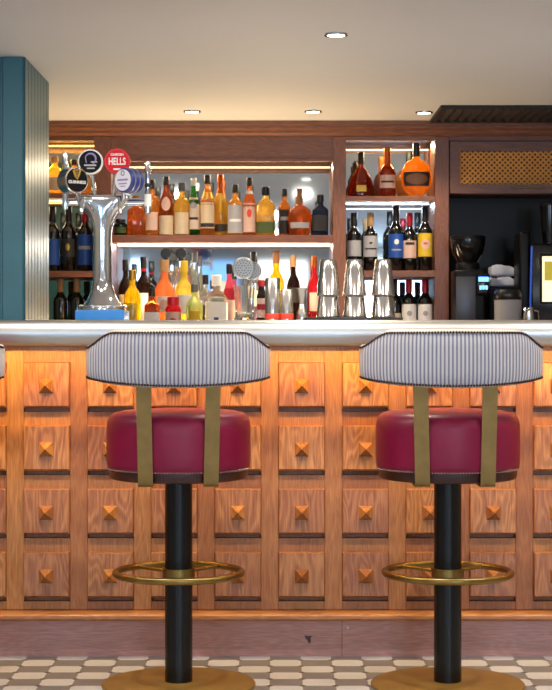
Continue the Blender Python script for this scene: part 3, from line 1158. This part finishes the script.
bottle('wine_bottle', 'dark wine bottle with a lilac grey label at the left of the middle right shelf', 'bottle', G3, 354, dS, zs, 213, 14.5, 'wine', 'winedark', 'cap_black', (.25, .52, 'paper_grey', 75))
bottle('wine_bottle', 'dark wine bottle with a gold capsule and tall grey label behind the tins', 'bottle', G3, 370.5, dS, zs, 213, 14.5, 'wine', 'winedark', 'cap_cork', (.24, .6, 'paper_grey', 75, (.35, .42, 'paper_dark', 50, False), (.6, .72, 'paper_dark', 12, True)))
bottle('wine_bottle', 'tall wine bottle with a deep blue label and white moon emblem', 'bottle', G3, 396, dS, zs, 205.5, 15, 'wine', 'winedark', 'cap_black', (.2, .56, 'paper_blue', 78, (.55, .78, 'paper_white', 18, True), (.30, .36, 'paper_grey', 40, False)))
bottle('wine_bottle', 'wine bottle with a pale pink label, between the blue and the yellow labels', 'bottle', G3, 409.5, dS, zs, 213, 13.5, 'wine', 'winedark', 'red_foil', (.22, .52, 'paper_pink', 75, (.75, .9, 'paper_dark', 40, False)))
bottle('wine_bottle', 'wine bottle with a bright yellow patterned label at the right of the middle shelf', 'bottle', G3, 425, dS, zs, 206.5, 14.5, 'wine', 'winedark', 'cap_black', (.22, .58, 'paper_yellow', 78, (.3, .75, 'paper_pink', 34, True), (.5, .62, 'redband', 18, True)))
for px, tx in ((394.5, 'dark wine bottle with a black cap on the bottom right shelf, beside the tins'), ):
    bottle('wine_bottle', tx, 'bottle', G3, px, dS + .02, BCZ, 279, 14, 'wine', 'winegreen', 'cap_black', (.2, .4, 'paper_tan', 60))
for px, tx in ((409, 'red capped wine bottle with a white label, left of the matching pair'), (425, 'red capped wine bottle with a white label, right of the matching pair')):
    bottle('wine_bottle', tx, 'bottle', G3, px, dS, BCZ, 279.5, 14.5, 'wine', 'winedark', 'red_foil', (.1, .56, 'paper_white', 78, (.22, .32, 'red_foil', 74, False), (.55, .75, 'paper_grey', 20, True)), (.76, .97, 'red_foil'))

# left bay
G4 = 'bottles in the left hand bay'
bottle('spirit_bottle', 'round shouldered golden bottle on the top shelf of the left bay', 'bottle', G4, 54.5, dS, SZ['l1'], 157, 17, 'std', 'gold_sp', 'cap_cork', (.1, .45, 'paper_tan', 55))
bottle('spirit_bottle', 'golden bottle on the top left shelf behind the black tap badges', 'bottle', G4, 74, dS, SZ['l1'], 160, 15, 'std', 'honey', 'cap_black', (.1, .45, 'paper', 55))
bottle('wine_bottle', 'dark wine bottle with a blue label beside the teal pier', 'bottle', G4, 52.5, dS, SZ['l2'], 207, 15, 'wine', 'winedark', 'cap_black', (.1, .5, 'paper_blue', 70))
bottle('wine_bottle', 'black wine bottle with a small gold emblem, middle of the left bay', 'bottle', G4, 68.5, dS, SZ['l2'], 207, 15, 'wine', 'winedark', 'cap_black', (.22, .5, 'paper_dark', 60, (.35, .75, 'gold', 14, True)))
bottle('wine_bottle', 'dark wine bottle with a red cap and blue label, left of the tap column', 'bottle', G4, 85, dS, SZ['l2'], 208, 15, 'wine', 'winedark', 'red_foil', (.1, .58, 'paper_blue', 70, (.5, .62, 'paper_grey', 50, False)), (.78, .97, 'red_foil'))
bottle('wine_bottle', 'olive green wine bottle with a cork, left of two on the bottom left shelf', 'bottle', G4, 60.5, dS, BCZ, 279, 14.5, 'wine', 'winegreen', 'cap_cork', (.1, .24, 'paper_tan', 60))
bottle('wine_bottle', 'olive green wine bottle with a cork, right of two on the bottom left shelf', 'bottle', G4, 77, dS, BCZ, 279, 14.5, 'wine', 'winegreen', 'cap_cork', (.1, .24, 'paper_pink', 60))

# ------------------------------------------------------------------ things on the bar top
dC = 5.80
kC = F / dC
tag(obj('bar_mat', box(nb(), X(307, dC), X(401, dC), 5.70, 5.92, CT, CT + .011, .003, 2), M['cap_black']), 'black rubber bar mat under the stacked tins', 'bar mat')
TOPZ = CT + .011


def tin_mesh(h, rb, rt):
    b = nb()
    lathe(b, [(rb + .001, 0), (rb + .0022, .002), (rb + .001, .004), (rb, .006), (rt + (rb - rt) * .25, h * .72), (rt, h - .006), (rt - .003, h), (.0006, h), (.0006, h - .002), (rt - .0035, h - .004), (rb - .0025, .004), (rb - .0005, 0)], 40, cap=False)
    return b


names = ['leftmost of the three stacks', 'middle of the three stacks', 'rightmost of the three stacks']
for k, px in enumerate((328.3, 354.6, 383.2)):
    rb, rt = .0405, .0275
    lo = obj('shaker_tin', tin_mesh(.125, rb, rt), M['steel_gold'])
    lo.location = (X(px, dC), dC, TOPZ)
    tag(lo, 'lower upturned steel shaker tin, ' + names[k] + ' on the bar', 'shaker tin', 'shaker tins stacked on the bar')
    up = lo.copy()
    C.objects.link(up)
    up.location = (X(px, dC), dC, TOPZ + .073)
    tag(up, 'upper upturned steel shaker tin, ' + names[k] + ' on the bar', 'shaker tin', 'shaker tins stacked on the bar')

for px, w, top, tx in ((272.5, 15, 278, 'taller brushed steel cylinder with a red band beside the mixing glass'), (286.7, 13, 289.5, 'shorter brushed steel cylinder with a red band next to the jigger')):
    h = Z(top, dC) - CT
    r = w / 2 / kC
    t = thing('steel_canister', tx, 'canister', (X(px, dC), dC, CT), 0, 'banded steel canisters')
    obj('body', lathe(nb(), [(r, 0), (r, h - .002), (r - .001, h), (r - .003, h), (r - .003, h - .02)], 32), M['steel'], t)
    obj('red_band', lathe(nb(), [(r + .0006, .006), (r + .0012, .007), (r + .0012, .024), (r + .0006, .025)], 32, cap=False), M['redband'], t)
h = Z(288, dC) - CT
t = thing('jigger', 'hourglass shaped steel jigger left of the stacked tins', 'jigger', (X(302, dC), dC, CT))
obj('large_cup', lathe(nb(), [(.019, 0), (.0195, .003), (.017, h * .25), (.0085, h * .5)], 32), M['steel'], t)
obj('small_cup', lathe(nb(), [(.0085, h * .5), (.014, h * .78), (.0185, h), (.0175, h), (.012, h * .75)], 32), M['steel'], t)

# mixing glass with strainers
t = thing('mixing_glass', 'cut crystal mixing glass holding strainers, in front of the pink bottle', 'mixing glass', (X(244.5, dC), dC, CT))
pr = [(.030, 0), (.033, .004), (.032, .03), (.034, .08), (.036, .118), (.0335, .118), (.030, .08), (.028, .03), (.02, .012)]
obj('glass', lathe(nb(), pr, 18), M['clear'], t, angle=15)
obj('foot', lathe(nb(), [(.0345, .0005), (.036, .003), (.036, .010), (.0335, .013)], 18, cap=False), M['clear'], t, angle=15)


def strainer(px, py, r, tilt, label, y0):
    d = dC + y0
    zc = Z(py, d)
    t = thing('cocktail_strainer', label, 'strainer', (X(px, d), d, zc))
    b = nb()
    disc(b, 0, 0, 0, r, .003, 36, .001)
    for a in range(16):
        for q in (.35, .65):
            pass
    bowl = obj('bowl', b, M['mesh_steel'], t)
    b = nb()
    tube(b, [(r * math.cos(2 * PI * i / 40), -.001, r * math.sin(2 * PI * i / 40)) for i in range(40)], .0026, 8, True)
    obj('rim', b, M['chrome'], t)
    b = nb()
    for q, nn in ((.25, 6), (.5, 12), (.74, 18)):
        for i in range(nn):
            disc(b, r * q * math.cos(2 * PI * i / nn), -.0016, r * q * math.sin(2 * PI * i / nn), .0021, .0006, 8)
    obj('perforation', b, M['cap_black'], bowl)['kind'] = 'stuff'
    b = nb()
    tube(b, [(tilt * .2, .002, -r), (tilt * .7, .006, -r - .05), (tilt, .008, CT + .02 - zc)], .0034, 8)
    obj('handle', b, M['steel'], t)
    return t


strainer(243.5, 268, .036, .012, 'round perforated steel strainer standing in the mixing glass', -.006)
strainer(252, 271, .030, -.010, 'smaller steel strainer behind the round one in the mixing glass', .012)
bottle('bitters_bottle', 'small bitters bottle with a red cap between the mixing glass and the steel canisters', 'bottle', None, 261.5, 5.9, CT, 280, 9.5, 'std', 'cola', 'red_foil', (.08, .55, 'paper_pink', 80, (.4, .7, 'red_foil', 60, False)))
fr = lathe(nb(), [(.004, 0), (.018, .004), (.027, .016), (.030, .029), (.027, .042), (.018, .053), (.004, .057)], 24)
o = obj('orange_fruit', fr, M['citrus'])
o.location = (X(296, 7.98), 7.98, BCZ)
tag(o, 'orange fruit on the back counter behind the jigger', 'fruit')
o.location.z = BCZ + .0
o.scale = (1.25, 1.25, 1.25)

# ------------------------------------------------------------------ beer font
dT = 5.75
kT = F / dT
tx0, tx1 = X(78.5, dT), X(126, dT)
TZ = Z(310.5, dT)
tag(obj('drip_tray', box(nb(), tx0, tx1, 5.65, 5.88, CT, TZ, .003, 2), M['bluemat']), 'bright blue bar tray under the chrome beer tap', 'tray')
font = thing('beer_font', 'tall polished chrome beer font with four round badges on the bar', 'beer tap', (X(102.5, dT), dT, TZ))


def fz(py):
    return Z(py, dT) - TZ


def fx(px):
    return (px - 102.5) / kT


pr = [(.076, .076, 0, 2), (.078, .078, .004, 2), (.076, .076, .010, 2), (.060, .060, fz(303), 2), (.046, .046, fz(296), 2), (.036, .036, fz(288), 2), (.0315, .0315, fz(280), 2),
      (.0305, .0305, fz(258), 2), (.0305, .0305, fz(236), 2), (.033, .032, fz(228), 2), (.043, .034, fz(219), 2), (.060, .036, fz(211), 2), (.082, .036, fz(204), 3), (.092, .034, fz(199), 4), (.092, .032, fz(196.5), 4), (.086, .028, fz(195.5), 4)]
obj('column', lathe(nb(), pr, 48), M['chrome'], font, angle=50)
obj('foot_ring', lathe(nb(), [(.074, .009), (.080, .011), (.081, .016), (.074, .019)], 40, cap=False), M['chrome'], font)
b = nb()
tube(b, [(fx(62), 0, fz(202)), (fx(142), 0, fz(202))], .013, 16)
obj('crossbar', b, M['chrome'], font)
for px, ya, yb_, nm in ((66.5, 153, 210, 'l'), (148.5, 162, 214, 'r')):
    b = nb()
    x = fx(px)
    lathe(b, [(.009, fz(yb_)), (.010, fz(yb_ - 4)), (.0105, fz(195)), (.0085, fz(190)), (.009, fz(188))], 20, (x, -.03, 0))
    tube(b, [(x, 0, fz(202)), (x, -.03, fz(202))], .009, 12)
    if px > 100:
        tube(b, [(fx(140), 0, fz(202)), (x, 0, fz(202))], .010, 12)
    tap = obj('tap', b, M['chrome'], font)
    hb = lathe(nb(), [(.009, fz(184)), (.0095, fz(180)), (.0105, fz(ya + 3)), (.0085, fz(ya))], 20, (x, -.03, 0))
    obj('handle', hb, M['chrome'], tap)
    obj('collar', lathe(nb(), [(.0098, fz(188)), (.0108, fz(187.5)), (.0108, fz(184.5)), (.0098, fz(184))], 20, (x, -.03, 0)), M['cap_black'], tap)
    if px > 100:
        b = nb()
        lathe(b, [(.0112, fz(207)), (.0116, fz(206)), (.0116, fz(196)), (.0112, fz(195))], 20, (x, -.03, 0))
        obj('tap_sleeve', b, M['white'], tap)
# spouts under the bar
for px in (84, 122):
    b = nb()
    tube(b, [(fx(px), -.03, fz(202)), (fx(px), -.06, fz(201)), (fx(px), -.075, fz(206)), (fx(px), -.078, fz(216))], [.009, .009, .008, .007], 12)
    obj('spout', b, M['chrome'], font)


def badge(px, py, r_px, face, rim, yy, thick=.02, label=None, yaw=0, foot=None):
    x, z, r = fx(px), fz(py), r_px / kT
    bo = obj('badge', disc(nb(), 0, thick / 2, 0, r, thick, 44, .003), rim, font)
    bo.location = (x, yy, z)
    bo.rotation_euler = (0, 0, math.radians(yaw))
    obj('badge_face', disc(nb(), 0, 0, 0, r * .88, .002, 44), face, bo)
    fpx, fpy = foot
    back = yy + thick / 2
    obj('stem', tube(nb(), [(x + (fx(fpx) - x) * .25, back, z - r * .8), (fx(fpx), back + .02, fz(fpy))], [.0085, .006], 12), M['chrome'], font)
    if label:
        bo['label'] = label
    return bo, 0, 0, r, -.0014


bo, x, z, r, y = badge(92, 163.3, 12.6, M['badge_black'], M['white'], -.055, foot=(96, 197), label='black badge with white rim and pale swirl')
b = nb()
tube(b, [(x - r * .42 + r * .12 * math.cos(0), y, z - r * .1)] + [(x + r * (.02 + .42 * math.cos(a)), y, z + r * (.22 + .42 * math.sin(a))) for a in [PI * .9 - i * .33 for i in range(13)]], [.0018] + [.0016 + .0004 * i if i < 6 else .0036 - .0003 * (i - 6) for i in range(13)], 8)
obj('swirl_emblem', b, M['violet'], bo)
b = nb()
for (u, v, w, h) in ((-.0, -.28, .95, .13), (.05, -.52, .62, .10), (.3, -.02, .5, .1)):
    box(b, x + r * (u - w / 2), x + r * (u + w / 2), y - .0006, y + .0006, z + r * (v - h / 2), z + r * (v + h / 2))
obj('printed_bar', b, M['paper_grey'], bo, False)
bo, x, z, r, y = badge(118.6, 163, 13, M['badge_red'], M['red'], -.055, foot=(114, 197), label='red badge with white lettering')
text('HELLS', .033, M['paper_white'], bo, (x, y, z - .001), .0008, sx=.66, bold=.0007)
text('CAMDEN', .0105, M['paper_white'], bo, (x, y, z + .0225), .0006, bold=.0003)
b = nb()
box(b, x - r * .28, x + r * .28, y - .0006, y + .0006, z - r * .66, z - r * .53)
obj('printed_bar', b, M['paper_white'], bo, False)
bo, x, z, r, y = badge(80, 182.3, 13.2, M['badge_black'], M['steel'], -.085, .06, yaw=36, foot=(80, 200), label='black drum badge with a gold harp')
text('GUINNESS', .0142, M['paper_white'], bo, (x, y, z - .007), .0006, bold=.0003)
b = nb()
tube(b, [(x - .015, y, z + .032), (x - .007, y, z + .012), (x, y, z + .003), (x + .006, y, z + .016), (x + .012, y, z + .036)], [.003, .0042, .002, .003, .004], 8)
tube(b, [(x - .015, y, z + .032), (x - .003, y, z + .034), (x + .012, y, z + .036)], .002, 8)
for i in range(3):
    tube(b, [(x - .008 + .005 * i, y, z + .033), (x - .005 + .003 * i, y, z + .012)], .0007, 6)
obj('harp_emblem', b, M['gold'], bo)
bo, x, z, r, y = badge(125.2, 182.2, 12, M['badge_white'], M['blue_print'], -.085, .062, yaw=-38, foot=(124, 200), label='white faced drum badge with blue side')
for k in (0, 1):
    b = nb()
    tube(b, [(x + (r + .0006) * math.cos(2 * PI * i / 48), .018 + .022 * k, z + (r + .0006) * math.sin(2 * PI * i / 48)) for i in range(48)], .0022, 8, True)
    obj('silver_hoop', b, M['chrome'], bo)
b = nb()
tube(b, [(x + .007 * math.cos(2 * PI * i / 20), y, z + .023 + .008 * math.sin(2 * PI * i / 20)) for i in range(20)], .0013, 6, True)
obj('ring_emblem', b, M['blue_print'], bo)
b = nb()
for (u, v, w, h) in ((0, .02, 1.15, .16), (0, -.30, .9, .10), (0, -.52, .55, .08)):
    box(b, x + r * (u - w / 2), x + r * (u + w / 2), y - .0006, y + .0006, z + r * (v - h / 2), z + r * (v + h / 2))
obj('printed_bar', b, M['violet'], bo, False)

# ------------------------------------------------------------------ coffee niche
dN = 8.0
kN = F / dN


def nx(px):
    return X(px, dN)


def nzz(py):
    return Z(py, dN)


g = thing('coffee_grinder', 'black coffee grinder with a smoked hopper and blue lit display in the niche', 'coffee grinder', (nx(469), dN, BCZ))
hw = lambda p: p / kN
obj('body', box(nb(), -hw(15), hw(16), -.03, .16, 0, nzz(270) - BCZ, .012, 3), M['plastic'], g)
obj('front_panel', box(nb(), -hw(14), hw(6), -.040, -.0305, .02, nzz(277) - BCZ, .004, 2), pm('grey satin panel', '#4a4b52', .35, .6, .1, 20), g)
obj('hopper_collar', lathe(nb(), [(.055, nzz(270) - BCZ), (.055, nzz(264) - BCZ), (.048, nzz(262) - BCZ)], 32, (0, .05, 0)), M['plastic'], g)
hp = obj('hopper', lathe(nb(), [(.045, nzz(263) - BCZ), (.070, nzz(254) - BCZ), (.082, nzz(244) - BCZ), (.082, nzz(239) - BCZ)], 36, (0, .05, 0)), M['smoke'], g)
obj('lid', lathe(nb(), [(.084, nzz(239) - BCZ), (.084, nzz(236) - BCZ), (.07, nzz(235) - BCZ)], 36, (0, .05, 0)), M['plastic'], hp)
ds = obj('display_housing', box(nb(), hw(7), hw(19), -.055, -.0305, nzz(296) - BCZ, nzz(274) - BCZ, .004, 2), M['smoke'], g)
b = nb()
box(b, hw(8.2), hw(18), -.0575, -.055, nzz(282) - BCZ, nzz(277.5) - BCZ)
for i in range(3):
    box(b, hw(9.2 + i * 2.9), hw(11.2 + i * 2.9), -.0575, -.055, nzz(290) - BCZ, nzz(286) - BCZ)
obj('lit_digits', b, M['screen_blue'], ds, False)

e = thing('espresso_machine', 'tall black coffee machine with a blue lit edge and bright screen at the right', 'coffee machine', (nx(535), dN, BCZ))
obj('tower', box(nb(), nx(519) - nx(535), nx(529.5) - nx(535), -.02, .18, 0, nzz(232) - BCZ, .012, 3), M['plastic'], e)
obj('casing', box(nb(), nx(529.6) - nx(535), .42, -.04, .19, 0, nzz(244) - BCZ, .012, 3), M['smoke'], e)
b = nb()
tube(b, [(nx(530.5) - nx(535), -.043, .02), (nx(529) - nx(535), -.043, .15), (nx(530.5) - nx(535), -.043, nzz(247) - BCZ)], .0045, 8)
obj('light_edge', b, pm('blue glow edge', '#3458b8', .3, 0, 0, 10, emit=.45), e)
sx0, sx1 = nx(540.5) - nx(535), .36
obj('screen_bezel', box(nb(), sx0 - .01, sx1 + .01, -.052, -.0405, nzz(304) - BCZ, nzz(254) - BCZ, .004, 2), M['plastic'], e)
sc = obj('screen', box(nb(), sx0, sx1, -.0545, -.0525, nzz(302) - BCZ, nzz(257) - BCZ), M['screen_white'], e, False)
obj('picture_block', box(nb(), sx0 + .01, sx1 - .02, -.0555, -.0546, nzz(281) - BCZ, nzz(262) - BCZ), M['screen_warm'], sc, False)
b = nb()
lathe(b, [(.03, nzz(244) - BCZ), (.04, nzz(225) - BCZ), (.044, nzz(205) - BCZ), (.03, nzz(203) - BCZ)], 28, (nx(551) - nx(535), .05, 0))
obj('bean_hopper', b, M['smoke'], e)
for px, hpx in ((524, 229), (543.5, 231)):
    pass

def cloth_fold(w, dp, h, ph):
    b = nb()
    NX, NY = 14, 8
    for z0 in (0,):
        box(b, -w / 2, w / 2, -dp / 2, dp / 2, 0, h, .012, 3)
    bmesh.ops.subdivide_edges(b, edges=[e for e in b.edges if e.calc_length() > .05], cuts=6, use_grid_fill=True)
    for v in b.verts:
        if v.co.z > h * .3:
            v.co.z += .010 * math.sin(v.co.x * 46 + ph) * math.cos(v.co.y * 30 + ph) - .25 * abs(v.co.x) * (v.co.x * ph > 0)
        v.co.y += .004 * math.sin(v.co.x * 70 + ph * 2)
    return b


zc_ = Z(287, 8.28)
for k, (lb, w, hh) in enumerate((('folded white bar cloth at the bottom of the pair beside the grinder', .138, .046), ('crumpled white bar cloth on top of the folded one beside the grinder', .120, .052))):
    o = obj('bar_cloth', cloth_fold(w, .13, hh, 1 + k * 1.7), M['linen'])
    o.location = (X(503 - k, 8.28), 8.28, zc_)
    zc_ += hh + .004
    tag(o, lb, 'cloth', 'white bar cloths')
tag(obj('storage_box', box(nb(), X(487, 8.28), X(518, 8.28), 8.20, 8.36, BCZ + .0008, Z(287, 8.28), .006, 2), M['plastic']), 'black box under the white bar cloths beside the grinder', 'box')
t = thing('lidded_tub', 'pale grey tub with a dark lid between the grinder and the coffee machine', 'tub', (nx(505), 7.9, BCZ))
r = 13 / kN
obj('body', lathe(nb(), [(r, 0), (r * 1.04, Z(300, 7.9) - BCZ)], 32), M['tub'], t)
obj('lid', lathe(nb(), [(r * 1.04, Z(300, 7.9) - BCZ), (r + .006, Z(299, 7.9) - BCZ), (r + .006, Z(294, 7.9) - BCZ), (r - .004, Z(290, 7.9) - BCZ)], 32), M['cap_black'], t)
t = thing('milk_jug', 'small chrome milk jug at the foot of the coffee machine', 'jug', (nx(523), 7.82, BCZ))
hj = Z(307.5, 7.82) - BCZ
obj('body', lathe(nb(), [(.026, 0), (.030, .006), (.030, hj * .5), (.023, hj * .85), (.026, hj), (.024, hj), (.021, hj * .85)], 32), M['chrome'], t)
obj('handle', tube(nb(), [(.023, 0, hj * .9), (.044, 0, hj * .85), (.046, 0, hj * .5), (.03, 0, hj * .3)], .003, 8), M['chrome'], t)

# things on the back bar rest a hair above the timber
for o in list(C.objects):
    if o.parent is None and 'label' in o and o.location.y > 7.6 and o['category'] not in ('shelving', 'cabinet', 'downlight', 'vent'):
        o.location.z += .0008
